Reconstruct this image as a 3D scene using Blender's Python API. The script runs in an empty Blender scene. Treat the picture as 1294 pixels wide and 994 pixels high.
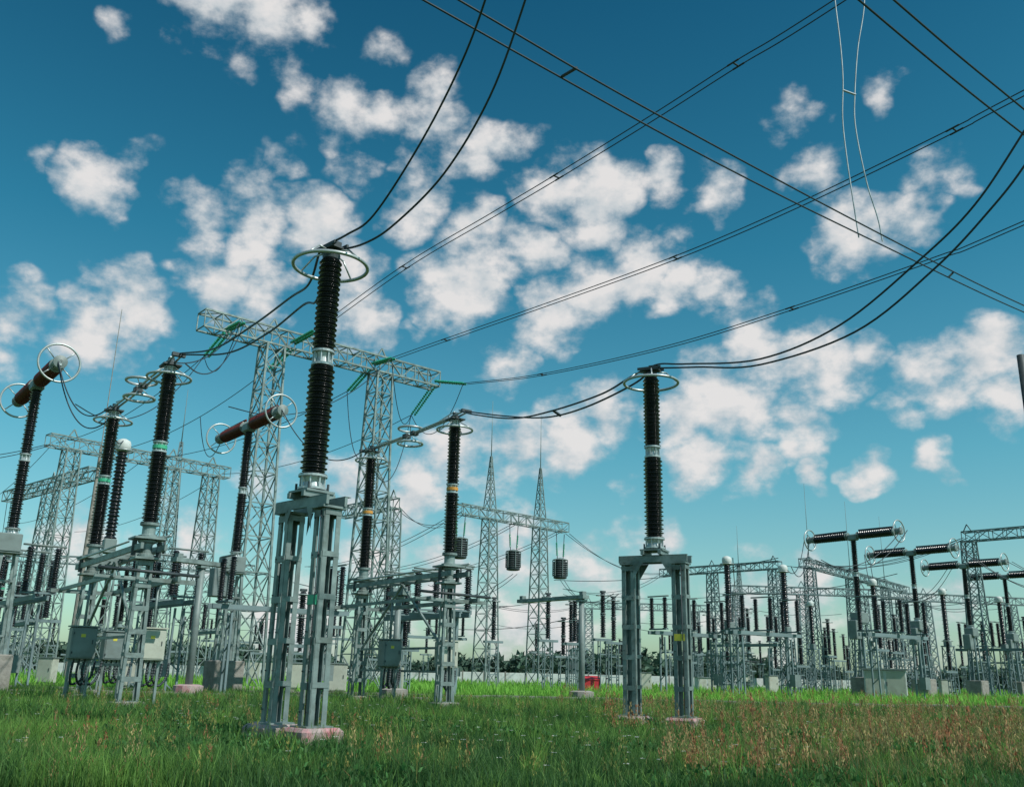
import bpy, math, random
import numpy as np
from mathutils import Vector, Matrix
random.seed(7); np.random.seed(7)
S=bpy.context.scene
S.view_settings.view_transform='Standard'; S.view_settings.look='None'; S.view_settings.exposure=0

# ------------------------------------------------------------------ materials
def mat(name,col,rough=.6,metal=0.,var=.25,scale=3.,bump=0.,dirt=None,dirt_amt=.0,spec=.5,dscale=1.2):
    m=bpy.data.materials.new(name); m.use_nodes=True
    nt=m.node_tree; N=nt.nodes; Lk=nt.links
    b=N['Principled BSDF']; b.inputs['Roughness'].default_value=rough; b.inputs['Metallic'].default_value=metal
    b.inputs['Specular IOR Level'].default_value=spec
    tc=N.new('ShaderNodeTexCoord')
    no=N.new('ShaderNodeTexNoise'); no.inputs['Scale'].default_value=scale; no.inputs['Detail'].default_value=5
    Lk.new(tc.outputs['Object'],no.inputs['Vector'])
    r=N.new('ShaderNodeValToRGB'); r.color_ramp.elements[0].position=.3; r.color_ramp.elements[1].position=.7
    r.color_ramp.elements[0].color=[c*(1-var) for c in col]+[1]
    r.color_ramp.elements[1].color=[min(1,c*(1+var)) for c in col]+[1]
    Lk.new(no.outputs['Fac'],r.inputs['Fac'])
    out=r.outputs['Color']
    if dirt:
        n2=N.new('ShaderNodeTexNoise'); n2.inputs['Scale'].default_value=dscale; n2.inputs['Detail'].default_value=7; n2.inputs['Roughness'].default_value=.7
        Lk.new(tc.outputs['Object'],n2.inputs['Vector'])
        mr=N.new('ShaderNodeMapRange'); mr.inputs['From Min'].default_value=.5; mr.inputs['From Max'].default_value=.68; mr.inputs['To Max'].default_value=dirt_amt
        Lk.new(n2.outputs['Fac'],mr.inputs['Value'])
        mx=N.new('ShaderNodeMix'); mx.data_type='RGBA'
        Lk.new(mr.outputs['Result'],mx.inputs['Factor']); Lk.new(out,mx.inputs['A']); mx.inputs['B'].default_value=list(dirt)+[1]
        out=mx.outputs['Result']
    Lk.new(out,b.inputs['Base Color'])
    if bump:
        bp=N.new('ShaderNodeBump'); bp.inputs['Strength'].default_value=bump; bp.inputs['Distance'].default_value=.02
        n3=N.new('ShaderNodeTexNoise'); n3.inputs['Scale'].default_value=scale*6; n3.inputs['Detail'].default_value=4
        Lk.new(tc.outputs['Object'],n3.inputs['Vector']); Lk.new(n3.outputs['Fac'],bp.inputs['Height']); Lk.new(bp.outputs['Normal'],b.inputs['Normal'])
    return m
M={}
M['steel']=mat('galvanised_steel',(.20,.262,.255),.5,.25,.32,2.5,.15,(.085,.105,.09),.8)
M['steel_far']=mat('haze_tinted_steel',(.15,.215,.225),.65,.1,.3,.6)  # bluer tone for distant steelwork, aerial haze put into the base colour
M['alu']=mat('aluminium',(.44,.49,.49),.38,.45,.12,4,0,(.22,.24,.22),.4)
M['porc']=mat('black_porcelain',(.013,.016,.020),.22,0,.3,3,0,None,0,.6)
M['brownp']=mat('red_brown_porcelain',(.10,.02,.016),.25,0,.3,3)
M['wire']=mat('weathered_conductor',(.03,.045,.055),.5,.3,.2,3)
M['cable']=mat('aluminium_cable',(.35,.4,.42),.5,.4,.2,3)
M['green']=mat('green_glass',(.03,.33,.2),.15,0,.2,3)
M['conc']=mat('concrete',(.27,.26,.235),.9,0,.25,2.5,.5,(.12,.12,.09),.8)
M['pink']=mat('painted_concrete',(.38,.30,.29),.85,0,.2,3,.5,(.45,.12,.15),.9,dscale=1.6)
M['cream']=mat('cabinet_paint',(.42,.45,.38),.5,0,.1,2,0,(.24,.23,.18),.6)
M['grey']=mat('grey_paint',(.17,.22,.215),.5,0,.15,2,0,(.10,.11,.09),.5)
M['dark']=mat('dark_iron',(.045,.06,.065),.55,.2,.3,3)
M['orange']=mat('orange_band',(.60,.28,.05),.5,0,.15,3)
M['gband']=mat('green_tag',(.05,.42,.24),.5,0,.1,3)
M['yband']=mat('yellow_tag',(.62,.55,.06),.5,0,.1,3)
M['red']=mat('red_paint',(.50,.03,.04),.5,0,.2,3)
M['white']=mat('white_paint',(.55,.60,.58),.6,0,.1,1,0,(.3,.3,.27),.6)
MI=list(M.keys()); ML=[M[k] for k in MI]

# ------------------------------------------------------------------ mesh builder
class MB:
    def __init__(s): s.v=[]; s.f=[]; s.m=[]; s.s=[]
    def add(s,vs,fs,m,sm=False):
        o=len(s.v); s.v+= [tuple(x) for x in vs]; k=MI.index(m)
        for f in fs: s.f.append([o+i for i in f]); s.m.append(k); s.s.append(sm)
    def mesh(s,name):
        me=bpy.data.meshes.new(name); me.from_pydata(s.v,[],s.f)
        used=sorted(set(s.m)); remap={k:i for i,k in enumerate(used)}
        for k in used: me.materials.append(ML[k])
        me.polygons.foreach_set('material_index',[remap[k] for k in s.m])
        me.polygons.foreach_set('use_smooth',s.s); me.update(); return me
    def obj(s,name,loc=(0,0,0),rz=0):
        return place(s.mesh(name),name,loc,rz)
def place(me,name,loc,rz=0,sc=1):
    o=bpy.data.objects.new(name,me); o.location=loc; o.rotation_euler=(0,0,rz); o.scale=(sc,sc,sc) if not hasattr(sc,'__len__') else sc
    S.collection.objects.link(o); return o
def basis(d,up=None):
    z=Vector(d).normalized()
    u=Vector(up) if up else (Vector((0,0,1)) if abs(z.z)<.95 else Vector((0,1,0)))
    x=u.cross(z).normalized(); y=z.cross(x); return x,y,z
def beam(b,p,q,w,h,m,up=None):
    p=Vector(p);q=Vector(q); x,y,z=basis(q-p,up); vs=[]
    for c in (p,q):
        for sx,sy in ((-1,-1),(1,-1),(1,1),(-1,1)): vs.append(c+x*(sx*w/2)+y*(sy*h/2))
    b.add(vs,[(0,1,5,4),(1,2,6,5),(2,3,7,6),(3,0,4,7),(3,2,1,0),(4,5,6,7)],m)
def box(b,c,sx,sy,sz,m,bev=0):
    x,y,z=c; X,Y,Z=sx/2,sy/2,sz/2
    if not bev:
        vs=[(x+i*X,y+j*Y,z+k*Z) for k in(-1,1) for i,j in((-1,-1),(1,-1),(1,1),(-1,1))]
        b.add(vs,[(0,1,5,4),(1,2,6,5),(2,3,7,6),(3,0,4,7),(3,2,1,0),(4,5,6,7)],m)
    else:
        pts=[]
        for zz,ins in((-Z,bev),(-Z+bev,0),(Z-bev,0),(Z,bev)):
            a,c2=X-ins,Y-ins; e=bev
            pts+= [(x-a+e,y-c2,z+zz),(x+a-e,y-c2,z+zz),(x+a,y-c2+e,z+zz),(x+a,y+c2-e,z+zz),(x+a-e,y+c2,z+zz),(x-a+e,y+c2,z+zz),(x-a,y+c2-e,z+zz),(x-a,y-c2+e,z+zz)]
        fs=[]
        for r in range(3):
            for i in range(8): j=(i+1)%8; fs.append((r*8+i,r*8+j,r*8+8+j,r*8+8+i))
        fs.append(tuple(range(7,-1,-1))); fs.append(tuple(range(24,32)))
        b.add(pts,fs,m)
def lathe(b,o,ax,prof,n,m,sm=True):
    o=Vector(o); x,y,z=basis(ax); vs=[]; fs=[]
    for r,h in prof:
        for i in range(n):
            a=2*math.pi*i/n; vs.append(o+z*h+x*(r*math.cos(a))+y*(r*math.sin(a)))
    for k in range(len(prof)-1):
        for i in range(n):
            j=(i+1)%n; fs.append((k*n+i,k*n+j,k*n+n+j,k*n+n+i))
    fs.append(tuple(range(n-1,-1,-1))); fs.append(tuple(range((len(prof)-1)*n,len(prof)*n)))
    b.add(vs,fs,m,sm)
def tube(b,p,q,r,m,n=10,r2=None):
    p=Vector(p);q=Vector(q); lathe(b,p,q-p,[(r,0),(r if r2 is None else r2,(q-p).length)],n,m,True)
def torus(b,c,ax,R,r,m,n=40,k=8):
    c=Vector(c); x,y,z=basis(ax); vs=[];fs=[]
    for i in range(n):
        a=2*math.pi*i/n; d=x*math.cos(a)+y*math.sin(a)
        for j in range(k):
            t=2*math.pi*j/k; vs.append(c+d*(R+r*math.cos(t))+z*(r*math.sin(t)))
    for i in range(n):
        for j in range(k): fs.append((i*k+j,((i+1)%n)*k+j,((i+1)%n)*k+(j+1)%k,i*k+(j+1)%k))
    b.add(vs,fs,m,True)
def insul(b,o,ax,L,rc,rs,ns,m,n=24):
    pr=[(rc,0)]; p=L/ns
    for i in range(ns):
        R=rs if i%2==0 else rs*.86; z=i*p
        pr+=[(rc*1.02,z+.12*p),(R*.97,z+.2*p),(R,z+.28*p),(R*.96,z+.38*p),(rc*1.05,z+.8*p)]
    pr.append((rc,L)); lathe(b,o,ax,pr,n,m)
def flange(b,o,ax,h,r,m='alu',n=20):
    lathe(b,o,ax,[(r*1.1,0),(r*1.1,h*.14),(r*.8,h*.18),(r*.72,h*.5),(r*.8,h*.82),(r*1.1,h*.86),(r*1.1,h)],n,m,False)
    x,y,z=basis(ax); o=Vector(o)
    for i in range(8):
        a=i*math.pi/4; c=o+(x*math.cos(a)+y*math.sin(a))*r*.92
        beam(b,c+z*h*.14,c+z*h*.86,.03,.03,m)
def lmast(b,z0,z1,wb,wt,npan,ch,br,m,cx=0,cy=0,rod=0,base=True):
    C=((-1,-1),(1,-1),(1,1),(-1,1))
    def P(i,t):
        w=(wb+(wt-wb)*t)/2; return Vector((cx+C[i][0]*w,cy+C[i][1]*w,z0+(z1-z0)*t))
    for i in range(4):
        beam(b,P(i,0),P(i,1),ch,ch,m)
        j=(i+1)%4
        ts=[0]
        for k in range(npan): ts.append(ts[-1]+ (wb+(wt-wb)*k/npan))
        T=ts[-1]; ts=[t/T for t in ts]
        for k in range(npan):
            a,c=(i,j) if (k%2==0) else (j,i)
            beam(b,P(a,ts[k]),P(c,ts[k+1]),br,br,m)
            beam(b,P(i,ts[k+1]),P(j,ts[k+1]),br,br,m)
            if 6<npan<14: beam(b,P(c,ts[k]),P(a,ts[k+1]),br*.9,br*.9,m)
    if rod: tube(b,(cx,cy,z1-.5),(cx,cy,z1+rod),.06,m,6,.025)
    if base: box(b,(cx,cy,z0+.1),wb+.7,wb+.7,.6,'conc')
def lbeam(b,p,q,w,h,npan,ch,br,m):
    p=Vector(p);q=Vector(q); d=(q-p); x=Vector((0,0,1)).cross(d).normalized(); z=Vector((0,0,1))
    def P(i,t):
        sx,sz=((-1,-1),(1,-1),(1,1),(-1,1))[i]; return p+d*t+x*(sx*w/2)+z*(sz*h/2)
    for i in range(4):
        beam(b,P(i,0),P(i,1),ch,ch,m); j=(i+1)%4
        for k in range(npan):
            a,c=(i,j) if k%2==0 else (j,i)
            beam(b,P(a,k/npan),P(c,(k+1)/npan),br,br,m)
        for k in range(0,npan+1): beam(b,P(i,k/npan),P(j,k/npan),br,br,m)

# ------------------------------------------------------------------ post insulator on twin battened columns
def ladder(b,cx,cy,z0,z1,wx,wy,m='steel',pit=.8,aw=.12,t=.016,topw=1.,pl=.17):
    zs=z1-z0
    def Q(sx,sy,f): k=1+(topw-1)*f; return Vector((cx+sx*wx/2*k,cy+sy*wy/2*k,z0+zs*f))
    for sx in(-1,1):
        for sy in(-1,1):
            o1=Vector((-sx*aw/2,0,0)); o2=Vector((0,-sy*(aw/2+t*.6),0))
            for (o,ww,hh) in((o1,aw,t),(o2,t,aw)):
                p=Q(sx,sy,0)+o; q=Q(sx,sy,1)+o
                vs=[]
                for c in(p,q):
                    for i,j in((-1,-1),(1,-1),(1,1),(-1,1)): vs.append(c+Vector((i*ww/2,j*hh/2,0)))
                b.add(vs,[(0,1,5,4),(1,2,6,5),(2,3,7,6),(3,0,4,7),(3,2,1,0),(4,5,6,7)],m)
    n=max(2,int(zs/pit))
    for k in range(n+1):
        f=(k+.12)/(n+.24); kk=1+(topw-1)*f; z=z0+zs*f
        for sy in(-1,1): box(b,(cx,cy+sy*(wy/2*kk+t*.5+.009),z),wx*kk-.01,.012,pl,m)
        for sx in(-1,1): box(b,(cx+sx*(wx/2*kk+t*.5+.004),cy,z+.03),.012,wy*kk-.01,pl*.8,m)
def post_insulator(name,loc,rz,sep,tag,foot,wx=.34,wy=.40,aw=.10):
    b=MB()
    for s in(-1,1):
        x=s*sep/2
        ladder(b,x,0,.25,4.95,wx,wy,aw=aw,pit=.86,pl=.14)
        box(b,(x,0,.12),.98,1.02,.66,foot,.07)
        box(b,(x,0,.465),.6,.66,.04,'steel')
        box(b,(x,0,4.985),.52,.62,.05,'steel')
    for y in(-.24,.24):
        beam(b,(-sep/2-.3,y,5.12),(sep/2+.3,y,5.12),.07,.2,'steel')
        beam(b,(-sep/2-.3,y+.05,5.235),(sep/2+.3,y+.05,5.235),.16,.014,'steel')
    for x in(-.28,.28): beam(b,(x,-.42,5.31),(x,.42,5.31),.1,.12,'steel')
    for s in(-1,1):
        for y in(-.3,.3):
            b.add([(s*.3,y,5.02),(s*(sep/2-.18),y,5.02),(s*(sep/2-.18),y,4.5)],[(0,1,2)],'steel')
    box(b,(0,0,5.4),.74,.74,.05,'steel')
    for i in range(4):
        a=math.pi/4+i*math.pi/2; beam(b,(math.cos(a)*.36,math.sin(a)*.36,5.2),(math.cos(a)*.36,math.sin(a)*.36,5.6),.04,.04,'dark')
    flange(b,(0,0,5.46),(0,0,1),.34,.30)
    insul(b,(0,0,5.8),(0,0,1),2.6,.19,.31,38,'porc',32)
    flange(b,(0,0,8.4),(0,0,1),.38,.24)
    insul(b,(0,0,8.78),(0,0,1),2.35,.165,.275,36,'porc',32)
    lathe(b,(0,0,11.13),(0,0,1),[(.2,0),(.22,.1),(.2,.16),(.12,.2)],20,'dark',False)
    box(b,(0,0,11.38),.62,.4,.04,'dark'); box(b,(.12,-.02,11.47),.3,.22,.12,'dark')
    for y in(-.18,.18): beam(b,(-.4,y,11.43),(.4,y,11.43),.06,.08,'dark')
    torus(b,(0,0,10.95),(0,0,1),.89,.045,'alu',64,10)
    for a in(.35,.35+math.pi/2,.35+math.pi,.35+1.5*math.pi):
        c,s2=math.cos(a),math.sin(a)
        tube(b,(c*.15,s2*.15,11.33),(c*.5,s2*.5,11.3),.022,'alu',8); tube(b,(c*.5,s2*.5,11.3),(c*.89,s2*.89,10.96),.022,'alu',8)
    if tag: box(b,(sep/2+.0,-wy/2-.035,3.0 if tag=='gband' else 2.75),.32,.02,.2,tag)
    tube(b,(sep/2+.1,-wy/2-.04,.2),(sep/2+.1,-wy/2-.04,4.9),.014,'dark',6)
    for s in(-1,1):
        for k in range(6):
            for sx in(-1,1): box(b,(s*sep/2+sx*wx*.36,-wy/2-.034,.4+.8*k+.35),.03,.02,.03,'dark')
    return b.obj(name,loc,rz)
post_insulator('post_insulator',(-4.47,20.95,0),math.atan2(-.71,.72),1.42,'gband','pink',.38,.42,.11)
post_insulator('post_insulator.001',(4.62,29.8,0),math.atan2(-.45,.89),1.62,'yband','pink',.42,.5,.12)

# ------------------------------------------------------------------ disconnector
def smooth(pts,k=8):
    P=[Vector(p) for p in pts]; P=[P[0]*2-P[1]]+P+[P[-1]*2-P[-2]]; out=[]
    for i in range(1,len(P)-2):
        for j in range(k):
            t=j/k; a,b_,c,d=P[i-1],P[i],P[i+1],P[i+2]
            out.append(.5*((2*b_)+(c-a)*t+(2*a-5*b_+4*c-d)*t*t+(3*b_-a-3*c+d)*t**3))
    out.append(P[-2]); return out
def bent(b,pts,r,m,n=8):
    P=smooth(pts,6)
    for i in range(len(P)-1): tube(b,P[i],P[i+1],r,m,n)
def disconnector(band):
    b=MB(); L=8.6
    for s,fr in((0,True),(L,False)):
        ladder(b,0,s,.2,5.3,.72,.5,'steel',.85,.11,.014,.72)
        box(b,(0,s,.08),1.1,.9,.56,'conc',.04)
        box(b,(0,s,5.36),.9,.8,.08,'steel')
        lathe(b,(0,s,5.4),(0,0,1),[(.3,0),(.3,.1),(.2,.15),(.2,.5),(.34,.55),(.34,.62)],16,'steel',False)
        for x in(-.45,.45): lathe(b,(x,s,5.45),(0,0,1),[(.09,0),(.09,.55)],10,'dark',False)
        box(b,(0,s,6.08),1.15,1.0,.07,'steel')
        lathe(b,(0,s,6.12),(0,0,1),[(.36,0),(.36,.08),(.24,.12),(.24,.42),(.34,.46),(.34,.55)],18,'steel',False)
        insul(b,(0,s,6.67),(0,0,1),2.7,.2,.33,34,'porc',24)
        flange(b,(0,s,9.37),(0,0,1),.42,.25)
        if band: lathe(b,(0,s,9.5),(0,0,1),[(.27,0),(.27,.14)],18,band,False)
        insul(b,(0,s,9.79),(0,0,1),2.75,.18,.3,34,'porc',24)
        flange(b,(0,s,12.54),(0,0,1),.25,.22)
        box(b,(0,s,12.84),.7,.7,.06,'dark')
        torus(b,(0,s,12.35),(0,0,1),.82,.05,'alu',48,8)
        for i in range(4):
            a=.6+i*math.pi/2; tube(b,(math.cos(a)*.2,s+math.sin(a)*.2,12.75),(math.cos(a)*.82,s+math.sin(a)*.82,12.37),.024,'alu',6)
        sg=1 if fr else -1
        lathe(b,(0,s,12.87),(0,0,1),[(.2,0),(.2,.14),(.13,.18),(.13,.3)],14,'dark',False)
        for x in(-.12,.12): tube(b,(x,s,12.98),(x,s-sg*.9,13.05),.045,'alu',8)
        box(b,(0,s-sg*.95,13.05),.5,.18,.14,'dark')
        for x in(-.09,.09): tube(b,(x,s,13.0),(x,s+sg*3.95,12.95),.05,'alu',8)
        box(b,(0,s+sg*3.9,12.95),.34,.3,.2,'dark')
        beam(b,(0,s+sg*.1,13.25),(0,s+sg*1.5,13.06),.05,.05,'alu')
    for z,R in((12.5,.62),(13.25,.62)):
        torus(b,(0,L/2,z),(0,0,1),R,.06,'alu',36,8)
        for i in range(3):
            a=i*2.094; tube(b,(0,L/2,12.95),(math.cos(a)*R,L/2+math.sin(a)*R,z),.02,'alu',6)
    for x in(-.42,.42):
        beam(b,(x,-1.0,5.72),(x,L+1.0,5.72),.1,.22,'steel')
    for y in np.linspace(.9,L-.9,6): beam(b,(-.42,y,5.72),(.42,y,5.72),.08,.14,'steel')
    for k in range(5):
        y0=.6+k*1.5; beam(b,(-.42,y0,5.78),(.42,y0+1.5,5.78),.05,.05,'steel')
    tube(b,(.62,-.7,6.2),(.62,L+.4,6.2),.05,'alu',8); tube(b,(-.62,.2,5.95),(-.62,L-.2,5.95),.04,'alu',8)
    for s in(0,L):
        beam(b,(.62,s-.1,6.2),(.1,s+.1,6.2),.06,.06,'steel'); tube(b,(.62,s,6.2),(.62,s,5.6),.04,'dark',8)
    for z in(4.6,):
        beam(b,(-1.7,-.1,z),(1.9,-.1,z),.12,.16,'steel'); beam(b,(-1.5,L,z),(1.6,L,z),.12,.16,'steel')
        beam(b,(1.1,-.8,z+.05),(1.1,L+.6,z+.05),.12,.18,'steel'); beam(b,(-1.1,-.5,z+.05),(-1.1,L+.4,z+.05),.1,.14,'steel')
        tube(b,(-1.7,-.5,z+.3),(1.9,-.5,z+.22),.06,'dark',8)
    for x,y in((1.1,1.8),(-1.1,3.1),(1.1,L-1.2)):
        tube(b,(x,y,2.9),(x,y,4.65),.05,'steel',8)
    for x,y,c in((1.1,1.8,'cream'),(-1.1,3.1,'grey'),(1.1,L-1.2,'grey')):
        box(b,(x,y,2.35),.9,.62,1.15,c,.03); box(b,(x,y,2.96),1.0,.72,.05,c)
        box(b,(x,y-.325,2.35),.78,.015,1.0,c); box(b,(x+.3,y-.34,2.4),.03,.03,.16,'dark')
        for zz in(2.0,2.7): box(b,(x-.38,y-.34,zz),.04,.03,.08,'dark')
        box(b,(x-.05,y-.337,2.62),.16,.006,.12,'yband')
        beam(b,(x-.35,y,0),(x-.35,y,1.8),.09,.09,'steel'); beam(b,(x+.35,y,0),(x+.35,y,1.8),.09,.09,'steel')
        beam(b,(x-.5,y,1.72),(x+.5,y,1.72),.09,.09,'steel')
        for k in range(3):
            bent(b,[(x-.2+.2*k,y,1.8),(x-.25+.2*k,y-.05,1.2),(x-.1+.3*k,y+.3,.85),(x+.35+.25*k,y+.6,1.1),(x+.5+.25*k,y+.8,1.7)],.045,'dark',6)
    beam(b,(0,.3,2.6),(0,L/2,5.55),.09,.09,'steel'); beam(b,(0,L-.3,2.6),(0,L/2,5.55),.09,.09,'steel')
    for z in(1.6,2.6): beam(b,(0,.3,z),(0,L-.3,z),.1,.1,'steel')
    return b
dm1=disconnector('gband').mesh('disconnector_a'); dm2=disconnector('orange').mesh('disconnector_b')
place(dm1,'disconnector_switch',(-13.4,35,0),.62); place(dm2,'disconnector_switch.001',(-2.62,42.2,0),.60)

# ------------------------------------------------------------------ live tank circuit breaker (T shape)
def breaker(head,zi,zt,st='steel',al='alu'):
    b=MB()
    box(b,(0,0,.9),1.7,1.7,2.1,'conc',.05)
    for x in(-.5,.5):
        for y in(-.5,.5): beam(b,(x,y,1.9),(x*.7,y*.7,zi-1.2),.14,.14,st)
    for z in(2.8,4.2,5.4):
        for x in(-.42,.42): beam(b,(x,-.42,z),(x,.42,z),.08,.1,st)
        for y in(-.42,.42): beam(b,(-.42,y,z),(.42,y,z),.08,.1,st)
    box(b,(0,0,zi-1.1),1.1,1.1,.1,st)
    box(b,(-.2,-.1,zi-.65),1.25,1.0,.9,'grey',.04); box(b,(-.9,0,zi-1.7),.8,.8,1.6,'grey',.04)
    flange(b,(0,0,zi-.2),(0,0,1),.3,.34)
    h=(zt-zi-.9)/2
    insul(b,(0,0,zi+.1),(0,0,1),h,.2,.31,28,'porc',20)
    flange(b,(0,0,zi+.1+h),(0,0,1),.4,.25)
    insul(b,(0,0,zi+.5+h),(0,0,1),h,.18,.29,28,'porc',20)
    box(b,(0,0,zt-.15),.6,.9,.55,'grey',.08)
    for s in(-1,1):
        ax=(0,s,.0)
        flange(b,(0,s*.45,zt),ax,.25,.3,'grey')
        insul(b,(0,s*.7,zt),ax,3.2,.27,.38,34,head,20)
        lathe(b,(0,s*3.9,zt),ax,[(.36,0),(.36,.1),(.28,.15),(.28,.6),(.33,.65),(.33,.8),(.1,.85)],18,'grey',False)
        torus(b,(0,s*4.45,zt),ax,.95,.055,al,44,8)
        for i in range(4):
            a=.78+i*math.pi/2; tube(b,(.25*math.cos(a),s*4.3,zt+.25*math.sin(a)),(.95*math.cos(a),s*4.45,zt+.95*math.sin(a)),.03,al,6)
        box(b,(0,s*4.4,zt-.05),.12,.7,.3,al)
        tube(b,(.0,s*.6,zt+.45),(.0,s*3.9,zt+.42),.075,head,10)
    return b
bm=breaker('brownp',7.9,15.6).mesh('breaker_near')
place(bm,'circuit_breaker',(-24.8,47,0),.66); place(bm,'circuit_breaker.001',(-15.83,55,0),.66)
bm2=breaker('porc',7.6,14.2,'steel_far').mesh('breaker_far')
for i,(x,y,z) in enumerate(((31.2,85,0),(40.6,95,0),(50.6,105,0),(60.2,115,0))):
    place(bm2,'circuit_breaker.%03d'%(i+2),(x,y,z),.68)

# ------------------------------------------------------------------ instrument transformers / bus supports
def vt(zs,zt,w=.9,head='white',st='steel'):
    b=MB(); lmast(b,0,zs,w,w*.8,5,.09,.05,st); box(b,(0,0,zs+.05),w,w,.1,st)
    box(b,(0,0,zs+.4),.6,.6,.6,'grey',.04)
    h=zt-zs-1.45
    insul(b,(0,0,zs+.7),(0,0,1),h,.2,.32,24,'porc',14)
    lathe(b,(0,0,zs+.7+h),(0,0,1),[(.25,0),(.36,.08),(.39,.25),(.39,.42),(.33,.58),(.15,.68)],16,head,True)
    torus(b,(0,0,zs+.75+h),(0,0,1),.52,.04,'alu',28,6)
    return b
v1=vt(7.0,13.0).mesh('vt_a'); v2=vt(5.2,11.2,1.0,'white','steel_far').mesh('vt_b')
place(v1,'voltage_transformer',(-20.3,48,0),.6)
vi=1
for x,y in((17.8,77),(23.8,82),(35.3,92),(45.6,100),(55.6,108),(38,120),(47,128)):
    place(v2,'voltage_transformer.%03d'%vi,(x,y,0),.6); vi+=1
def bus(zs,zi,st):
    b=MB()
    for x in(-.42,.42):
        for y in(-.14,.14): beam(b,(x,y,0),(x,y,zs),.07,.07,st)
        for k in range(5): beam(b,(x,-.14,zs*(k+.5)/5),(x,.14,zs*(k+.5)/5),.05,.1,st)
    for k in(.35,.75): beam(b,(-.42,0,zs*k),(.42,0,zs*k),.08,.08,st)
    beam(b,(-1.0,0,zs+.1),(1.0,0,zs+.1),.3,.2,st)
    insul(b,(0,0,zs+.3),(0,0,1),zi,.15,.26,24,'porc',12)
    flange(b,(0,0,zs+.25+zi*.5),(0,0,1),.22,.2,'alu',10)
    torus(b,(0,0,zs+.1+zi),(0,0,1),.55,.04,'alu',24,6)
    box(b,(0,0,zs+.4+zi),.4,.3,.15,'dark')
    return b
SF='steel_far'
b1=bus(4.2,3.6,SF).mesh('bus_a'); b2=bus(2.8,3.2,SF).mesh('bus_b')
def tri(zs,zi):
    b=MB()
    for x in(-3,3):
        for yy in(-.3,.3): beam(b,(x,yy,0),(x,yy*.8,zs),.12,.1,SF)
        for k in range(4): beam(b,(x,-.28,zs*(k+.6)/4),(x,.28,zs*(k+.2)/4),.06,.06,SF)
    for y in(-.35,.35): beam(b,(-4.2,y,zs+.3),(4.2,y,zs+.3),.12,.26,SF)
    for x in(-3.4,0,3.4):
        for y in(-.7,.7):
            insul(b,(x,y,zs+.6),(0,0,1),zi,.12,.22,18,'porc',10)
        tube(b,(x,-1.1,zs+.7+zi),(x,1.1,zs+.7+zi),.06,'grey',6); beam(b,(x,-.9,zs+.58),(x,.9,zs+.58),.3,.1,SF)
    box(b,(2.9,-.5,1.5),.7,.5,.9,'grey')
    return b
t1=tri(4.6,2.4).mesh('tri_a')
bi=0; ti=0
rnd=random.Random(11)
for D in range(76,165,11):
    n=int(2+D/24)
    for k in range(n):
        a=.03+.56*(k+rnd.random()*.8)/n; Y=D+rnd.uniform(-3,3); X=a*Y
        if a<.17 and rnd.random()<.4: continue
        q=rnd.random()
        if q<.62: place(rnd.choice((b1,b2)),'bus_support' if bi==0 else 'bus_support.%03d'%bi,(X,Y,0),.6,rnd.uniform(.85,1.2)); bi+=1
        elif q<.93: place(t1,'disconnector_bay' if ti==0 else 'disconnector_bay.%03d'%ti,(X,Y,0),rnd.choice((.66,-.9)),rnd.uniform(.9,1.1)); ti+=1
        elif a>.2: place(v2,'voltage_transformer.%03d'%vi,(X,Y,0),.6,.9); vi+=1
for D in (54,66,78,92,110,128):
    n=int(2+D/24)
    for k in range(n):
        a=-.55+.5*(k+rnd.random()*.8)/n; Y=D+rnd.uniform(-3,3); X=a*Y
        q=rnd.random()
        if q<.6: place(rnd.choice((b1,b2)),'bus_support.%03d'%bi,(X,Y,0),.6,rnd.uniform(.85,1.15)); bi+=1
        else: place(t1,'disconnector_bay.%03d'%ti,(X,Y,0),rnd.choice((.66,-.9)),rnd.uniform(.9,1.1)); ti+=1
for X,Y in((-6.5,62),(-8.5,75),(-1.2,88),(3.5,82),(6,90),(9.3,84),(8,105)):
    place(b2 if Y<80 else b1,'bus_support.%03d'%bi,(X,Y,0),.6); bi+=1
di=2
for X,Y in((-33,60),(28,112),(-30,75),(-38,72)):
    place(dm1,'disconnector_switch.%03d'%di,(X,Y,0),.62,.72); di+=1

# ------------------------------------------------------------------ gantries
gi=[0]
def gantry(p,q,z,cols,w,h,npan,wb,rod=0,ch=.12,br=.065,m='steel',spire=0):
    b=MB(); p=Vector((p[0],p[1],0));q=Vector((q[0],q[1],0)); L=(q-p).length
    lbeam(b,(0,0,z-h/2),(L,0,z-h/2),w,h,npan,ch,br,m)
    for t in cols:
        lmast(b,0,z-h-.02,wb,w*1.05,11,ch*1.1,br,m,L*t,0)
        if spire: lmast(b,z+.02,z+spire,w*.9,.15,7,ch*.8,br*.8,m,L*t,0,rod,False)
        else:
            for s in(-1,1): beam(b,(L*t+s*.5,0,z),(L*t,0,z+.9),.1,.1,m)
    d=q-p; gi[0]+=1
    return b.obj('steel_gantry' if gi[0]==1 else 'steel_gantry.%03d'%(gi[0]-1),p,math.atan2(d.y,d.x))
gantry((-21.8,61.4),(-6.4,74.6),25.4,(.27,.735),1.3,1.25,16,2.3,0,.13,.07)
gantry((-43,85),(-30.3,99),22,(.12,.66,.9),1.2,1.1,14,2.2,0,.11,.06)
gantry((-63,117),(-45,100),22,(.55,),1.3,1.2,16,2.2,0,.12,.07)
gantry((-12.7,103),(-20,111),20,(.03,),1.3,1.2,9,1.9,0,.12,.07)
gantry((-5.9,108),(7.3,121),20.3,(.27,.74),1.2,1.15,14,2.2,7,.11,.06,'steel',6.5)
F='steel_far'
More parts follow.
